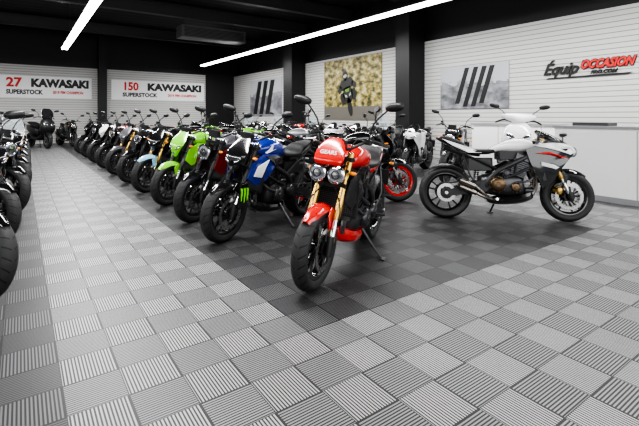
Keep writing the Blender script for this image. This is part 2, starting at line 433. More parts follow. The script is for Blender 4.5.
def f_headers(b):
    for i in range(3):
        y=(i-1)*.09
        b.tube([(.20,y,.66),(.30,y,.62),(.34,y*.95,.50),(.31,y*.7,.34),(.18,y*.45-.02,.24),(.0,-.03,.21),(-.18,-.06,.22)],.021,8,k=4)
def f_silencer(b):
    b.tube([(-.16,-.06,.22),(-.25,-.14,.25),(-.34,-.20,.33)],.025,10,k=3,mi=1)
    b.tube([(-.33,-.195,.32),(-.36,-.205,.34),(-.62,-.235,.50),(-.68,-.24,.535)],[.035,.058,.062,.045],16,k=2,mi=0)
    b.tube([(-.68,-.24,.535),(-.70,-.243,.548)],[.040,.036],16,mi=2)
    b.tube([(-.45,-.14,.62),(-.48,-.18,.45)],.010,6,mi=2)
def f_swing(b):
    for s in (-1,1): b.prism([(-.18,.46),(-.18,.38),(-.42,.31),(-.68,.275),(-.76,.29),(-.76,.34),(-.66,.355),(-.45,.42),(-.32,.47)],s*.125-.018,s*.125+.018,.006)
    b.box((-.36,0,.40),(.05,.24,.07),.01)
    b.cyl((-.20,0,.42),.03,.15,'y',14)
    for s in (-1,1): b.cyl((-.705,s*.15,.315),.022,.012,'y',12,mi=1)
    b.tube([(-.30,.03,.70),(-.33,.03,.46)],.022,10,mi=1)
    for i in range(9):
        z=.49+i*.022; b.cyl((-.327+.003*i,.03,z),.036,.005,'z',14,mi=2)
def f_chain(b):
    c1=(-.705,.315); c2=(-.20,.42); y=.105
    pts=[]
    for i in range(13): a=pi/2+pi*i/12; pts.append((c1[0]+.10*math.cos(a),c1[1]+.10*math.sin(a)))
    for i in range(13): a=-pi/2+pi*i/12; pts.append((c2[0]+.045*math.cos(a),c2[1]+.045*math.sin(a)))
    P=[(p[0],y,p[1]) for p in pts]; P.append(P[0]); b.tube(P,.008,6)
    b.lathe([(.05,-.003),(.10,-.003),(.10,.003),(.05,.003)],(c1[0],y,c1[1]),'y',30,closed=True)
def f_hugger(b): b.shell(RA,.345,math.radians(50),math.radians(125),.10,.04,.005,14)
def f_plateholder(b):
    b.tube([(-.72,0,.82),(-.90,0,.76),(-1.0,0,.62)],[.03,.02,.014],8,k=3)
    b.box((-.985,0,.60),(.012,.21,.16),.003)
    for s in (-1,1): b.tube([(-.90,0,.76),(-.90,s*.13,.77)],.006,6)
def f_plate(b): b.box((-.9945,0,.60),(.004,.20,.13),.001)
def f_tl(b): b.loft([(-.92,.95,.02,.01,.01),(-.90,.95,.04,.014,.014),(-.85,.94,.045,.016,.016)],k=2,n=12)
def f_sig(x,y,z):
    def fn(b):
        b.loft([(x-.03,z,.008,.006,.006,y),(x-.01,z,.022,.014,.014,y),(x+.015,z,.026,.016,.016,y),(x+.03,z,.008,.006,.006,y)],k=2,n=10)
    return fn
def f_stand(b):
    b.tube([(-.06,.12,.28),(-.08,.22,.15),(-.10,.31,.045)],[.014,.012,.011],8,k=2); b.box((-.10,.32,.042),(.07,.05,.012),.003)
def f_belly(b):
    b.loft([(.33,.33,.03,.05,.04),(.26,.30,.11,.06,.07),(.08,.26,.14,.05,.07),(-.12,.24,.12,.04,.06),(-.22,.24,.06,.02,.03)],n=12,e=3.0); b.ang=28

HZ=.83
def f_hl_round(cs,r):
    def fn(b):
        for y in cs:
            c=(.60,y,HZ); b.lathe([(.0005,-.13),(r*.5,-.12),(r*.85,-.07),(r*1.02,0),(r*1.04,.015),(r*.93,.018)],c,'x',26,mi=0)
            b.lathe([(r*1.05,.0),(r*1.06,.014),(r*.94,.022),(r*.92,.012)],c,'x',26,mi=1)
        b.tube([(.50,-.13,HZ+.02),(.50,.13,HZ+.02)],.012,6)
    return fn
def f_lens_round(cs,r):
    def fn(b):
        for y in cs:
            b.lathe([(.0005,.024),(r*.4,.022),(r*.75,.018),(r*.94,.012)],(.60,y,HZ),'x',26)
            b.lathe([(.0005,.030),(r*.28,.028),(r*.3,.022)],(.60,y,HZ),'x',16,mi=1)
            b.lathe([(r*.40,.0235),(r*.42,.027),(r*.48,.026),(r*.5,.0215)],(.60,y,HZ),'x',20,mi=2)
    return fn
def f_fly(b):
    b.ang=30
    b.loft([(.90,.60,.10,.03,.03),(.935,.595,.120,.035,.035),(1.0,.555,.115,.030,.03),(1.06,.51,.082,.018,.02),(1.09,.485,.042,.008,.010)],axis='z',n=16,e=2.5,k=3)
def f_mask(b):
    b.ang=26
    b.loft([(.68,.61,.02,.015,.02),(.73,.625,.06,.035,.05),(.81,.62,.10,.05,.08),(.88,.595,.13,.05,.08),(.95,.54,.115,.04,.05),(1.03,.475,.07,.012,.015)],axis='z',n=10,e=1.7,k=2)
def f_masklens2(b):
    for s in (-1,1):
        b.loft([(.785,.650,.008,.012,.03,s*.028),(.80,.655,.024,.012,.03,s*.048),(.825,.645,.030,.012,.03,s*.064),(.845,.630,.012,.012,.02,s*.09)],axis='z',k=3,n=14,e=2.4)
    b.loft([(.715,.64,.010,.018,.02),(.73,.648,.022,.020,.02),(.755,.655,.014,.018,.02)],axis='z',k=2,n=12)
def f_screen_tall(b): b.loft([(.95,.60,.13,.012,.006),(1.05,.55,.17,.010,.004),(1.20,.49,.16,.008,.004),(1.32,.45,.10,.005,.003)],axis='z',n=20,e=2.2)
def f_nose(b):
    b.loft([(.80,.82,.045,.030,.035),(.775,.83,.09,.045,.055),(.71,.86,.13,.055,.08),(.60,.88,.155,.055,.10),(.50,.885,.165,.045,.10),(.42,.88,.16,.03,.08)],n=20,e=2.6,pinch=.3)
    b.ang=30
def f_side(s):
    def fn(b):
        b.panel([(.755,.80,.095),(.69,.87,.14),(.50,.91,.175),(.34,.90,.185),(.20,.84,.185),(.24,.70,.195),(.30,.56,.20),(.38,.40,.17),(.50,.48,.165),(.59,.62,.16),(.68,.72,.13)],s)
    return fn
def f_sidewhite(s):
    def fn(b):
        b.panel([(.775,.82,.090),(.70,.885,.145),(.50,.925,.185),(.34,.915,.195),(.30,.885,.203),(.44,.86,.212),(.60,.82,.195),(.70,.79,.15)],s,bulge=.008,ins=.2)
    return fn
def f_sidered(s):
    def fn(b): b.panel([(.30,.80,.212),(.46,.79,.218),(.62,.745,.178),(.68,.745,.155),(.58,.775,.20),(.44,.82,.218)],s,bulge=.003,ins=.2)
    return fn
def f_sidedec(s):
    def fn(b): b.panel([(.36,.66,.208),(.52,.62,.19),(.56,.64,.185),(.50,.67,.203),(.36,.70,.216)],s,bulge=.003,ins=.2)
    return fn
def f_tailpanel(s):
    def fn(b): b.panel([(-.28,.80,.125),(-.42,.86,.128),(-.60,.92,.10),(-.74,.97,.06),(-.62,.885,.10),(-.44,.80,.125)],s,bulge=.008,th=.03)
    return fn
def f_lowerfair(s):
    def fn(b): b.panel([(.60,.58,.155),(.42,.62,.195),(.12,.66,.20),(.00,.54,.195),(-.10,.40,.17),(-.26,.30,.13),(-.05,.22,.10),(.28,.22,.10),(.50,.40,.13)],s,bulge=.02)
    return fn
def f_wscreen(b): b.loft([(.70,.915,.06,.015,.01),(.62,.935,.11,.045,.03),(.52,.965,.125,.07,.04),(.44,1.01,.11,.06,.02),(.38,1.06,.07,.025,.01)],n=22,e=2.1)
def f_sportlens(tw):
    def fn(b):
        if tw:
            for s in (-1,1): b.loft([(.80,.82,.02,.01,.012,s*.045),(.77,.835,.042,.018,.02,s*.075),(.73,.855,.03,.018,.018,s*.115),(.69,.865,.01,.01,.01,s*.13)],k=3,n=14)
        else: b.lathe([(.0005,.04),(.04,.034),(.062,.012),(.066,-.03)],(.785,0,.82),'x',24)
    return fn
def f_sporttail(b):
    b.ang=28
    b.loft([(-.30,.80,.11,.02,.05),(-.42,.83,.12,.035,.055),(-.58,.89,.09,.045,.04),(-.72,.945,.055,.035,.03),(-.80,.975,.025,.012,.012)],n=14,e=2.8)
def f_sportseat(b):
    b.loft([(-.12,.83,.07,.02,.03),(-.2,.82,.12,.03,.04),(-.36,.82,.13,.03,.04),(-.44,.85,.11,.03,.04)],n=18,e=2.6)
    b.loft([(-.48,.89,.08,.035,.03),(-.56,.925,.085,.04,.03),(-.68,.97,.055,.03,.03),(-.75,.985,.03,.01,.01)],n=16)
def f_twinsil(b):
    for z in (0,.075):
        b.tube([(-.16,-.08,.24),(-.28,-.18,.28+z*.5),(-.38,-.21,.33+z)],.019,10,k=3,mi=1)
        b.tube([(-.37,-.205,.325+z),(-.40,-.21,.335+z),(-.54,-.225,.395+z),(-.57,-.23,.405+z)],[.024,.031,.033,.027],16,k=2,mi=0)
        b.tube([(-.57,-.23,.405+z),(-.59,-.23,.41+z)],[.026,.024],14,mi=2)

def claw(b):
    for i,(dy,l) in enumerate(((-.034,.085),(0,.10),(.034,.085))):
        y=dy
        o=[(y-.014,.045),(y+.009,.04),(y+.013,.0),(y+.008,-.03),(y+.006,-l+.03),(y-.002,-l+.02),(y-.007,-.02),(y-.005,.01)]
        st=len(b.v); b.prism(o,-.003,.003,.001)
        b.xf(st,Matrix.Rotation(math.radians(90),4,'Z'))

def bike(fc,hdg,body=red,acc=None,rim=black,fork=black,kind='naked',head='twin',lean=6,steer=0,frame=black,eng=engm,cover=dgrey,sil=steel,fender=None,tall=False,belly=None,
         label='black naked motorcycle',group=None,scale=1.,sig=True,shroud=None,mh=.22,fly=None,tank=None,tailm=None,lens=None):
    acc=acc or body
    if len(label.split())<4: label+=' on its side stand'
    root=bpy.data.objects.new('motorcycle',None); COL.objects.link(root); root.empty_display_size=.2
    h=math.radians(hdg); f=Vector((math.cos(h),math.sin(h),0))
    root.matrix_world=Matrix.Translation(Vector((fc[0],fc[1],0))-f*.70*scale)@Matrix.Rotation(h,4,'Z')@Matrix.Rotation(math.radians(-lean),4,'X')@Matrix.Diagonal((scale,scale,scale,1))
    root['label']=label; root['category']='motorcycle'
    if group: root['group']=group
    S=steerM(steer)
    wheel(root,'front_wheel',FA,.30,.12,rim,S,(-.072,.072))
    wheel(root,'rear_wheel',RA,.315,.18,rim,None,(-.11,),.11)
    fk=part('fork','fork',f_fork,[fork,chrome,black],root,S)
    for s in (-1,1): part('brake_caliper',('cal',s),f_caliper(s*.075),[gold if fork is gold else dgrey],fk)
    part('front_fender','ffender',f_ffender,[fender or acc],root,S)
    sport=kind in('sport','half')
    w=.36 if not sport else .30; z0=1.02 if not sport else .93
    hb=part('handlebar',('bar',sport),f_bar(z0,.0,w) if not sport else f_clipon(.95,w),[black,alu],root,S)
    if not sport:
        for s in (-1,1): part('mirror',('mir',s,mh),f_mirror(s,w,z0,mh),[black,mirr],hb)
    part('fuel_tank','tank' if not sport else 'tank2',f_tank if not sport else f_tank2,[tank or body,black],root)
    part('frame','frame',f_frame,[frame],root)
    part('engine','engine',f_engine,[eng,cover],root)
    part('radiator','radiator',f_radiator,[rad_m,black],root)
    part('exhaust_header','headers',f_headers,[titan if sil is titan else steel],root)
    if kind=='half': part('silencer','twinsil',f_twinsil,[sil,titan,black],root)
    else: part('silencer','silencer',f_silencer,[sil,steel,black],root)
    part('swingarm','swing',f_swing,[black,alu,dgrey],root)
    part('drive_chain','chain',f_chain,[dgrey],root)
    part('rear_fender','hugger',f_hugger,[black],root)
    if kind!='half':
        ph=part('license_plate_holder','ph',f_plateholder,[black],root); part('license_plate','plate',f_plate,[plate_m],ph)
    part('side_stand','stand',f_stand,[dgrey],root)
    if sport:
        part('seat','sseat',f_sportseat,[seatm],root)
        part('tail_fairing','stail',f_sporttail,[tailm or body],root)
        fr=part('front_fairing','nose',f_nose,[body],root)
        part('headlight',('slens',kind=='sport'),f_sportlens(kind=='sport'),[glass],fr)
        part('windscreen','ws',f_wscreen,[smoke],root)
        for s in (-1,1):
            sf=part('side_fairing',('side',s),f_side(s),[body if kind=='sport' else gloss],root)
            if kind=='half':
                part('upper_trim',('side2',s),f_sidewhite(s),[white],sf)
                part('red_trim',('side3',s),f_sidered(s),[red],sf)
                part('white_graphic',('side4',s),f_sidedec(s),[white],sf)
                part('tail_panel',('tp',s),f_tailpanel(s),[white],root)
            else: part('lower_fairing',('lf',s),f_lowerfair(s),[acc],root)
            part('mirror',('smir',s),lambda b,s=s:(b.tube([(.62,s*.15,.94),(.58,s*.25,1.0)],.008,6), b.loft([(.55,1.01,.05,.018,.018,s*.28),(.565,1.01,.062,.026,.026,s*.28),(.60,1.015,.048,.018,.018,s*.28),(.61,1.015,.01,.005,.005,s*.28)],k=2,n=14)),[black],root)
    else:
        part('seat','seat',f_seat,[seatm],root); part('tail_fairing','tail',f_tail,[tailm or body],root)
        for s in (-1,1): part('radiator_shroud',('shr',s),f_shroud(s),[shroud or acc],root)
        if head=='twin':
            hl=part('headlight','hl2',f_hl_round((-.074,.074),.066),[gloss,chrome],root,S); part('headlight_lens','hl2l',f_lens_round((-.074,.074),.066),[glass,chrome,black],hl)
        elif head=='round':
            hl=part('headlight','hl1',f_hl_round((0,),.088),[gloss,chrome],root,S); part('headlight_lens','hl1l',f_lens_round((0,),.088),[glass,chrome,black],hl)
        else:
            hl=part('headlight','mask',f_mask,[fly or body],root,S); part('headlight_lens','maskl',f_masklens2,[lens or glass],hl)
        if head!='mask' and fly is not None: part('fly_screen','fly',f_fly,[fly],root,S)
        if tall: part('windscreen','tall',f_screen_tall,[clear],root,S)
    if belly: part('belly_pan','belly',f_belly,[belly],root)
    if kind!='half': part('tail_light','tl',f_tl,[tail],root)
    if sig:
        for s in (-1,1):
            if kind!='half': part('turn_signal',('sig',s,0),f_sig(-.90,s*.14,.77),[amber],root)
            if not sport: part('turn_signal',('sig',s,1),f_sig(.50,s*.17,.84),[amber],root,S)
    return root,S

def scooter(fc,hdg,body=black,label='',scale=1.,screen=smoke,steer=0,group=None,low=False):
    root=bpy.data.objects.new('scooter',None); COL.objects.link(root)
    h=math.radians(hdg); f=Vector((math.cos(h),math.sin(h),0))
    root.matrix_world=Matrix.Translation(Vector((fc[0],fc[1],0))-f*.66*scale)@Matrix.Rotation(h,4,'Z')@Matrix.Rotation(math.radians(-3),4,'X')@Matrix.Diagonal((scale,scale,scale,1))
    root['label']=label; root['category']='scooter'
    if group: root['group']=group
    F=(.66,0,.255); R=(-.66,0,.26)
    wheel(root,'front_wheel',F,.255,.11,dgrey,None,(-.065,),.12); wheel(root,'rear_wheel',R,.26,.14,dgrey,None,(.08,),.11)
    part('fork','sfork',lambda b:[b.tube([(.66,s*.08,.26),(.52,s*.08,.60)],.02,10) for s in(-1,1)],[black],root)
    part('front_fender','sff',lambda b:b.shell(F,.285,math.radians(20),math.radians(150),.075,.04,.005,16),[body],root)
    fs=part('front_apron','sapron',lambda b:b.loft([(.38,.44,.12,.06,.05),(.50,.52,.19,.09,.08),(.68,.58,.23,.13,.12),(.84,.56,.22,.12,.10),(.95,.50,.17,.10,.07),(1.03,.45,.09,.05,.04)],axis='z',n=24,e=2.4),[body],root)
    part('headlight','shl',lambda b:[b.loft([(.74,.68,.02,.02,.03,s*.06),(.78,.685,.06,.02,.04,s*.09),(.83,.66,.05,.02,.04,s*.12),(.86,.62,.015,.02,.03,s*.15)],axis='z',k=3,n=14) for s in(-1,1)],[glass],fs)
    if low: part('handlebar_cowl','scowl',lambda b:b.loft([(.30,1.10,.06,.02,.03),(.36,1.11,.24,.04,.05),(.44,1.10,.22,.06,.07),(.52,1.08,.12,.05,.07),(.56,1.06,.04,.02,.03)],n=22,e=2.6),[body],root)
    else: part('windscreen','sws',lambda b:b.loft([(.96,.56,.16,.012,.006),(1.1,.52,.19,.010,.004),(1.25,.46,.17,.008,.004),(1.34,.42,.09,.005,.003)],axis='z',n=20,e=2.2),[screen],root)
    part('floorboard','sfl',lambda b:b.loft([(.50,.42,.16,.10,.08),(.30,.34,.20,.05,.07),(.0,.33,.20,.05,.08),(-.2,.38,.19,.10,.10)],n=18,e=3),[black],root)
    part('body_panel','sbody',lambda b:b.loft([(.12,.50,.09,.14,.12),(-.05,.55,.16,.17,.14),(-.35,.60,.19,.14,.14),(-.65,.66,.16,.10,.10),(-.88,.72,.07,.05,.05),(-.95,.74,.03,.02,.02)],n=22,e=2.5),[body],root)
    part('seat','sse',lambda b:b.loft([(.08,.70,.08,.03,.03),(-.05,.74,.14,.04,.05),(-.30,.76,.17,.04,.05),(-.42,.82,.15,.045,.06),(-.70,.86,.12,.04,.05),(-.82,.86,.05,.015,.02)],n=20,e=2.6),[seatm],root)
    hb=part('handlebar','shb',lambda b:(b.tube([(.26,-.33,1.0),(.34,-.2,1.05),(.42,0,1.0),(.34,.2,1.05),(.26,.33,1.0)],.014,8,k=4),b.box((.42,0,1.0),(.08,.2,.07),.02)),[black],root)
    for s in(-1,1): part('mirror',('mir',s,.2),f_mirror(s,.33,1.0,.2),[black,mirr],hb)
    part('silencer','ssil',lambda b:b.tube([(-.25,-.17,.26),(-.35,-.20,.27),(-.75,-.24,.38),(-.78,-.24,.39)],[.03,.06,.065,.045],14),[black],root)
    part('center_stand','sst',lambda b:[b.tube([(-.15,s*.08,.25),(-.22,s*.14,.01)],.012,8) for s in(-1,1)],[dgrey],root)
    part('tail_light','stl2',lambda b:b.loft([(-.97,.75,.02,.01,.01),(-.94,.75,.07,.025,.025),(-.88,.75,.08,.03,.03)],k=2,n=12),[tail],root)
    return root

# ---------------------------------------------------------------- room
XW,YB=10.0,22.5; HT=3.5
def slab(name,x0,x1,y0,y1,z0,z1,m,**kw):
    return top(name,lambda b:b.box(((x0+x1)/2,(y0+y1)/2,(z0+z1)/2),(x1-x0,y1-y0,z1-z0),.002),[m],**kw)
slab('floor',-7,XW+.2,-4,YB+.2,-.12,0,floor_m,kind='structure')
slab('ceiling',-7,XW+.2,-4,YB+.2,5.2,5.35,ceil_m,kind='structure')
slab('wall_right',XW,XW+.2,-4,YB+.2,0,HT,clad_m,kind='structure')
slab('wall_back',-7,XW,YB,YB+.2,0,HT,clad_m,kind='structure')
slab('trim_1',XW+.02,XW+.2,-4,YB+.2,HT,5.2,blacksteel,kind='structure')
slab('trim_2',-7,XW,YB+.02,YB+.2,HT,5.2,blacksteel,kind='structure')
slab('wall_left',-7.2,-7,-4,YB+.2,0,5.2,clad_m,kind='structure')
slab('dark_recess_1',8.3,9.95,YB-.06,YB-.002,0,3.6,blacksteel,kind='structure')  # black slab stands in for the darkness of a wall opening
for (x0,x1,y0,y1) in ((9.3,9.98,15.1,15.8),(9.3,9.98,8.55,9.1),(3.0,3.35,22.1,22.48)):
    slab('column',x0,x1,y0,y1,0,5.2,blacksteel,label='black square steel column against the white ribbed wall',cat='column',group='black steel columns')
for i,yy in enumerate((4,9.0,12.0,15.0,19.9)):
    def bm_(b,yy=yy):
        b.box((1.5,yy,5.15),(17,.22,.04),.004); b.box((1.5,yy,4.75),(17,.22,.04),.004); b.box((1.5,yy,4.95),(17,.05,.4),.004)
    top('ceiling_beam',bm_,[beamm],label='black steel I-beam under the dark ceiling',cat='beam',group='ceiling beams')
vu=top('ventilation_unit',lambda b:b.box((6.2,16.1,4.45),(2.6,.7,.45),.02),[ductm],label='grey rectangular ventilation unit hanging under the dark ceiling',cat='ventilation unit')
def vparts(name,fn,m):
    mb=MB(); fn(mb); q=bpy.data.objects.new(name,mb.mesh(name,[m])); COL.objects.link(q); q.parent=vu
vparts('grille',lambda b:[b.box((6.2,15.742,4.29+i*.05),(2.4,.012,.022),.002) for i in range(7)],black)
for x_ in (5.1,7.2): vparts('hanger_rod',lambda b:b.tube([(x_,16.1,4.66),(x_,16.1,5.195)],.012,6),dgrey)

def strip(x,y0,y1,lab):
    o=top('light_strip',lambda b:b.box((x,(y0+y1)/2,3.86),(.16,y1-y0,.08),.006),[black],label=lab,cat='ceiling light',group='continuous light strips')
    mb=MB(); mb.box((x,(y0+y1)/2,3.79),(.19,y1-y0-.04,.055),.01); me=mb.mesh('light_tube',[tube_m])
    t=bpy.data.objects.new('light_tube',me); COL.objects.link(t); t.parent=o
    yy=y0+.5
    while yy<y1:
        mw=MB(); mw.tube([(x,yy,3.9),(x,yy,5.195)],.006,5)
        w=bpy.data.objects.new('suspension_wire',mw.mesh('suspension_wire',[dgrey])); COL.objects.link(w); w.parent=o
        yy+=3
    n=3
    for i in range(n):
        L=(y1-y0)/n; la=bpy.data.lights.new('strip_lamp','AREA'); la.shape='RECTANGLE'; la.size=.3; la.size_y=L*.95; la.energy=245
        lo=bpy.data.objects.new('strip_lamp',la); COL.objects.link(lo); lo.location=(x,y0+L*(i+.5),3.74); lo.parent=o
strip(1.36,1.0,18.6,'long white fluorescent light strip above the motorcycle aisle')
strip(7.5,-1,20.8,'long white fluorescent light strip near the side wall')
strip(-4.2,0,20,'added unseen light strip over the aisle row')  # third strip lies out of view, added as an extra light source
la=bpy.data.lights.new('fill_light','AREA'); la.shape='RECTANGLE'; la.size=13; la.size_y=3; la.energy=400  # added fill lamp, unseen behind the camera, brightens the room
lo=bpy.data.objects.new('fill_light',la); COL.objects.link(lo); lo.location=(2,-3.8,2.4); lo.rotation_euler=(math.radians(80),0,0)

# posters and signs
MR=lambda y,z,x=XW:Matrix(((0,0,-1,x),(-1,0,0,y),(0,1,0,z),(0,0,0,1)))
MBk=lambda x,z,y=YB:Matrix(((1,0,0,x),(0,0,-1,y),(0,1,0,z),(0,0,0,1)))
def wallposter(name,y0,y1,z0,z1,m,label):
    return slab(name,XW-.03,XW-.004,y0,y1,z0,z1,m,label=label,cat='poster')
def stripes(parent,y0,y1,z0,z1,ws):
    H=z1-z0
    for (c,w,h0,h1) in ws:
        mb=MB(); a=y1-c*(y1-y0)
        zz0=z0+h0*H; zz1=z0+h1*H; sl=.33*(zz1-zz0)
        mb.v=[Vector((XW-.036,a,zz0)),Vector((XW-.036,a-w,zz0)),Vector((XW-.036,a-w-sl,zz1)),Vector((XW-.036,a-sl,zz1))]
        mb.v+=[v+Vector((.004,0,0)) for v in mb.v]
        mb.f=[(0,1,2,3),(4,5,6,7),(0,1,5,4),(1,2,6,5),(2,3,7,6),(3,0,4,7)]; mb.mi=[0]*6
        o=bpy.data.objects.new('printed_stripe',mb.mesh('printed_stripe',[txtk])); COL.objects.link(o); o.parent=parent
pA=wallposter('poster',17.1,20.4,1.25,3.1,postA,'grey poster with slanted black stripes on the ribbed wall')
stripes(pA,17.1,20.4,1.25,3.1,[(.12,.4,.05,.95),(.32,.4,.05,.95),(.52,.4,.05,.95)])
pC=wallposter('poster',5.85,7.95,1.45,2.63,postC,'grey mountain poster with slanted black stripes on the ribbed wall')
stripes(pC,5.85,7.95,1.45,2.63,[(.24,.14,.12,.95),(.36,.14,.05,.95),(.48,.14,.05,.95),(.60,.14,.12,.95)])
pB=wallposter('poster',10.4,13.7,1.1,3.4,postB,'autumn woodland poster with a motorcycle rider')
def ridr(b):
    RT=Matrix.Rotation(math.radians(14),2)
    def P(o,d=0):
        st=len(b.v); o=[tuple(RT@Vector((p[0],p[1]-.2))+Vector((0,.2))) for p in o]
        b.prism(o,-.003,.003,.001,mi=d); b.xf(st,Matrix.Translation((XW-.036-.004*(d>0),12.0,1.1))@Matrix.Rotation(math.radians(-90),4,'Z'))
    circ=lambda cx,cz,rx,rz:[(cx+rx*math.cos(i*pi/10),cz+rz*math.sin(i*pi/10)) for i in range(20)]
    P(circ(0,.50,.13,.36))
    P([(-.30,1.02),(-.24,.80),(-.14,.66),(.14,.66),(.24,.80),(.30,1.02),(.20,1.26),(-.20,1.26)])
    P([(-.48,.92),(-.42,1.10),(-.22,1.12),(-.22,.72),(-.38,.66)]); P([(.48,.92),(.42,1.10),(.22,1.12),(.22,.72),(.38,.66)])
    P([(-.34,1.20),(-.40,1.42),(-.28,1.58),(.28,1.58),(.40,1.42),(.34,1.20)])
    P([(-.40,1.44),(-.56,1.26),(-.50,1.12),(-.36,1.16),(-.30,1.34)]); P([(.40,1.44),(.56,1.26),(.50,1.12),(.36,1.16),(.30,1.34)])
    P(circ(0,1.70,.155,.18)); P(circ(0,1.69,.11,.06),1)
    P([(-.18,1.02),(-.06,.96),(-.06,.88),(-.17,.92)],1); P([(.18,1.02),(.06,.96),(.06,.88),(.17,.92)],1); P([(-.12,1.20),(.12,1.20),(.09,1.08),(-.09,1.08)],2)
mb=MB(); ridr(mb); o=bpy.data.objects.new('printed_rider',mb.mesh('printed_rider',[mat('print_dark',(.02,.022,.02),.5),mat('print_light',(.4,.4,.37),.5),mat('print_green',(.12,.25,.02),.5)])); COL.objects.link(o); o.parent=pB

def swoosh(b):
    st=len(b.v); b.prism([(0,0),(1.62,0),(1.70,.035),(.05,.025)],-.01,.01,.004); b.xf(st,Matrix.Translation((XW-.03,4.93,2.10))@Matrix.Rotation(math.radians(-90),4,'Z'))
sg=top('shop_sign',swoosh,[txtk],label='black and red dealership lettering sign on the ribbed wall',cat='sign')
text('lettering',"Équip'",.36,txtk,MR(5.0,2.20,XW-.03),sg,shear=.42,bold=.010,ext=.012,sx=.93)
text('lettering','OCCASION',.245,txtk,MR(4.205,2.285,XW-.018),sg,shear=.42,bold=.026,ext=.008,sx=.77)
text('lettering','OCCASION',.245,txtr,MR(4.20,2.285,XW-.03),sg,shear=.42,bold=.011,ext=.014,sx=.77)
text('lettering','PRO.COM',.11,txtk,MR(4.0,2.155,XW-.03),sg,shear=.42,bold=.004,ext=.012)

bw=mat('banner_white',(.84,.84,.84),.5)
def banner(x0,x1,num,lab,dx=0):
    o=slab('banner',x0,x1,YB-.03,YB-.004,2.05,3.02,bw,label=lab,cat='banner',group='racing banners on the end wall')
    W=x1-x0; y=YB-.03
    text('lettering',num,.54,txtr,MBk(x0+.25+dx,2.54,y),o,bold=.02,sx=1.0 if len(num)<3 else .9)
    text('lettering','KAWASAKI',.47,txtk,MBk(x0+W*.36,2.56,y),o,bold=.03,sx=W*.60/2.35)
    text('lettering','SUPERSTOCK',.26,txtk,MBk(x0+.25+dx,2.22,y),o,bold=.012,sx=W*.36/1.6)
    text('lettering','2019 FIM CHAMPION',.17,txtr,MBk(x0+W*.58,2.26,y),o,bold=.008,sx=W*.34/1.65)
    return o
banner(-.95,2.75,'27','white racing banner with red number 27 and black lettering',.2)
banner(3.6,8.2,'150','white racing banner with red number 150 and black lettering',.25)

def counter(x0,x1,y0,y1,h,lab):
    o=top('reception_counter',lambda b:(b.box(((x0+x1)/2,(y0+y1)/2,(h-.04)/2),(x1-x0,y1-y0,h-.04),.006)),[cwhite],label=lab,cat='counter')
    def cp(n,fn,m):
        mb=MB(); fn(mb); q=bpy.data.objects.new(n,mb.mesh(n,[m])); COL.objects.link(q); q.parent=o
    cp('countertop',lambda b:b.box(((x0+x1)/2,(y0+y1)/2,h-.02),(x1-x0+.06,y1-y0+.06,.04),.006),ctop)
    cp('plinth',lambda b:b.box(((x0+x1)/2-.004,(y0+y1)/2,.04),(x1-x0+.01,y1-y0+.01,.08),.002),ctop)
    yy=y0+1.0
    while yy<y1-.2:
        cp('panel_joint',lambda b:b.box((x0-.001,yy,h/2),(.004,.008,h-.12),.001),dgrey); yy+=1.0
    return o
counter(6.95,7.6,.2,3.3,1.10,'long white reception counter with grey top')
counter(9.1,9.7,3.6,6.3,1.08,'white sales counter with grey top by the wall')
def tray(b): b.box((7.25,2.85,1.125),(.34,.5,.05),.01)
top('document_tray',tray,[dgrey],label='dark grey document tray on the white counter',cat='tray')

# ---------------------------------------------------------------- motorcycles
GR='motorcycles parked in the long angled row'
R0,S0=bike((1.72,2.52),212,red,fork=gold,head='twin',fly=red,belly=red,shroud=gloss,lean=6,steer=-2,frame=dgrey,cover=dgrey,mh=.27,label='red naked motorcycle with twin round headlights on its side stand',group=GR,rim=gloss)
Mtx=S0@Matrix.Translation((.5935,0,.985))@Matrix.Rotation(math.radians(-32),4,'Y')@Matrix(((0,0,1,0),(1,0,0,0),(0,1,0,0),(0,0,0,1)))
text('lettering','GEARS',.046,txtw,Mtx@Matrix.Translation((-.073,-.015,0)),R0,bold=.0005,ext=.006)
B0,S1=bike((1.64,3.98),204,blue,acc=gloss,fork=black,head='mask',fly=gloss,shroud=blue,belly=gloss,fender=gloss,label='blue and black naked motorcycle with a green claw mark',group=GR,tailm=gloss,rim=gloss)
part('white_graphic','wgr',lambda b:b.panel([(.50,.66,.178),(.46,.76,.188),(.30,.82,.205),(.36,.74,.208),(.40,.64,.198)],1,bulge=.003,ins=.1),[white],B0)
part('black_graphic','wgr3',lambda b:b.panel([(.36,.86,.195),(.12,.845,.192),(.03,.79,.18),(.18,.73,.20),(.24,.79,.207)],1,bulge=.003,ins=.1),[gloss],B0)
part('white_graphic','wgr2',lambda b:b.panel([(.30,.88,.165),(.22,.96,.160),(-.02,.93,.150),(.04,.90,.165),(.16,.92,.172)],1,bulge=.003,ins=.1,th=.03),[white],B0)
fg=part('fork_guard','fguard',lambda b:b.panel([(.68,.36,.145),(.66,.60,.145),(.57,.62,.15),(.53,.50,.15),(.58,.36,.15)],1,bulge=.004,ins=.12,th=.014),[gloss],B0)
mb=MB(); claw(mb); o=bpy.data.objects.new('claw_emblem',mb.mesh('claw_emblem',[mgreen])); COL.objects.link(o); o.parent=fg; o.matrix_local=Matrix.Translation((.612,.162,.505))@Matrix.Rotation(math.radians(82),4,'Z')@Matrix.Diagonal((1,1.1,1.2,1))
bike((1.66,4.92),206,grey,fork=black,head='round',tank=grey,shroud=dred,fender=gloss,label='dark grey naked motorcycle with round headlight and red side panels',group=GR)
bike((1.68,6.06),208,green,fork=dgrey,head='mask',shroud=green,belly=gloss,fender=green,label='lime green naked motorcycle with pointed headlight cowl',group=GR,frame=gloss,tailm=gloss)
bike((1.68,7.28),208,gloss,fork=gold,head='mask',fender=lblue,label='black naked motorcycle with light blue front fender',group=GR)
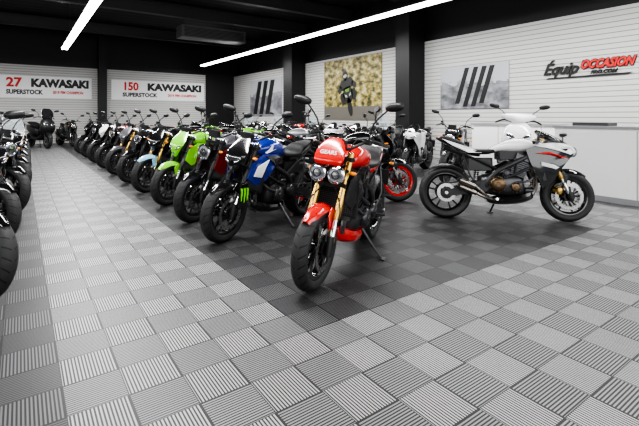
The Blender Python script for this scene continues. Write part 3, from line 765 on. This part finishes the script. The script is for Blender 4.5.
bike((1.68,8.5),208,gloss,fork=black,head='round',label='black naked motorcycle with round headlight',group=GR)
bike((1.68,9.8),208,grey,fork=gold,head='mask',label='dark grey naked motorcycle with gold fork',group=GR)
bike((1.68,11.2),208,red,acc=gloss,fork=black,head='round',label='black and red naked motorcycle',group=GR)
bike((1.68,12.7),208,white,acc=gloss,head='mask',label='white and black naked motorcycle',group=GR)
bike((1.68,14.3),208,gloss,head='round',label='black naked motorcycle with round headlight',group=GR)
bike((1.68,16.0),208,gloss,head='mask',label='black naked motorcycle with pointed headlight cowl',group=GR)

GR='motorcycles parked in the inner row'
row2=[(4.35,gloss,gloss,red,'naked','mask','black naked motorcycle with red wheels'),
(5.45,gloss,gloss,black,'sport','', 'black sport motorcycle with full fairing'),
(6.5,silver,gloss,black,'naked','round','silver and black naked motorcycle'),
(7.6,gloss,white,black,'sport','','white and black sport motorcycle'),
(8.7,green,gloss,black,'sport','','green and black sport motorcycle'),
(9.8,gloss,gloss,black,'naked','mask','black naked motorcycle'),
(11.0,green,green,black,'sport','','lime green sport motorcycle'),
(12.2,gloss,gloss,black,'naked','round','black naked motorcycle with round headlight'),
(13.4,gloss,gloss,black,'sport','round','black sport motorcycle with full fairing')]
for (y,b1,b2,rm,k,hd,lab) in row2:
    bike((4.5 if y<5 else 4.8,y),-28,b1,acc=b2,rim=rm,kind=k,head=hd or 'round',label=lab,group=GR,sil=dgrey)

W0,_=bike((5.28,2.36),-44,white,kind='half',fork=gold,rim=gloss,fender=gloss,cover=copper,sil=titan,lean=5,label='white half-faired sport motorcycle with gold fork and twin silencers',frame=black,tank=white,tailm=gloss,belly=gloss)

GR='motorcycles parked along the ribbed wall'
row3=[(5.15,gloss,gloss,'naked',0,'black naked motorcycle with round headlight'),(6.1,white,gloss,'sport',0,'white and black sport motorcycle'),(7.05,gloss,gloss,'naked',1,'black naked motorcycle with clear screen'),(8.0,gloss,red,'sport',0,'black and red sport motorcycle'),(8.95,white,gloss,'sport',0,'white and black sport motorcycle'),
(9.9,gloss,gloss,'naked',1,'black naked motorcycle with clear screen'),(10.9,red,gloss,'naked',0,'black and red naked motorcycle with round headlight'),(11.9,grey,gloss,'naked',1,'dark grey naked motorcycle with clear screen'),(12.9,white,red,'sport',0,'white and red sport motorcycle'),(14.0,gloss,gloss,'naked',1,'black naked motorcycle with clear screen')]
for (y,b1,b2,k,tl,lab) in row3:
    bike((6.55,y),205,b1,acc=b2,kind=k,head='round',tall=bool(tl),label=lab,group=GR)

GR='motorcycles parked across the aisle'
LX=(-.24,-.22,-.12,-.08,-.06,-.04,-.02,0,0)
for i,y in enumerate((3.6,5.1,6.6,8.1,9.6,11.2,12.9,14.8,17)):
    bike((LX[i],y),-54,(gloss,gloss,gloss,gloss,gloss,white,gloss,grey,gloss)[i],acc=gloss,kind='naked',head=('round','mask','round','mask')[i%4],tall=(i==3),label=('black naked motorcycle','black naked motorcycle with pointed headlight cowl','black naked motorcycle with round headlight','black naked motorcycle with clear screen','black naked motorcycle','white and black naked motorcycle','black naked motorcycle with round headlight','dark grey naked motorcycle','black naked motorcycle')[i],group=GR)
scooter((.85,19.2),-70,black,'black maxi scooter with windscreen near the end wall',1.15,steer=0)
bike((1.75,20.0),-75,gloss,head='round',label='black naked motorcycle standing near the end wall')
scooter((6.85,3.9),212,white,'white scooter beside the sales counter',1.12,low=True)

# ---------------------------------------------------------------- camera & world
cam=bpy.data.cameras.new('camera'); co=bpy.data.objects.new('camera',cam); COL.objects.link(co)
co.location=(0,0,1.25); co.rotation_euler=(math.radians(90),0,math.radians(-35.4))
cam.sensor_width=36; cam.lens=421/639*36; cam.shift_y=-97/639; cam.clip_start=.05
bpy.context.scene.camera=co
w=bpy.data.worlds.new('world'); bpy.context.scene.world=w; w.use_nodes=True
w.node_tree.nodes['Background'].inputs[0].default_value=(.9,.95,1,1); w.node_tree.nodes['Background'].inputs[1].default_value=.5
try: bpy.context.scene.view_settings.look='AgX - High Contrast'
except Exception as ex: print(ex)
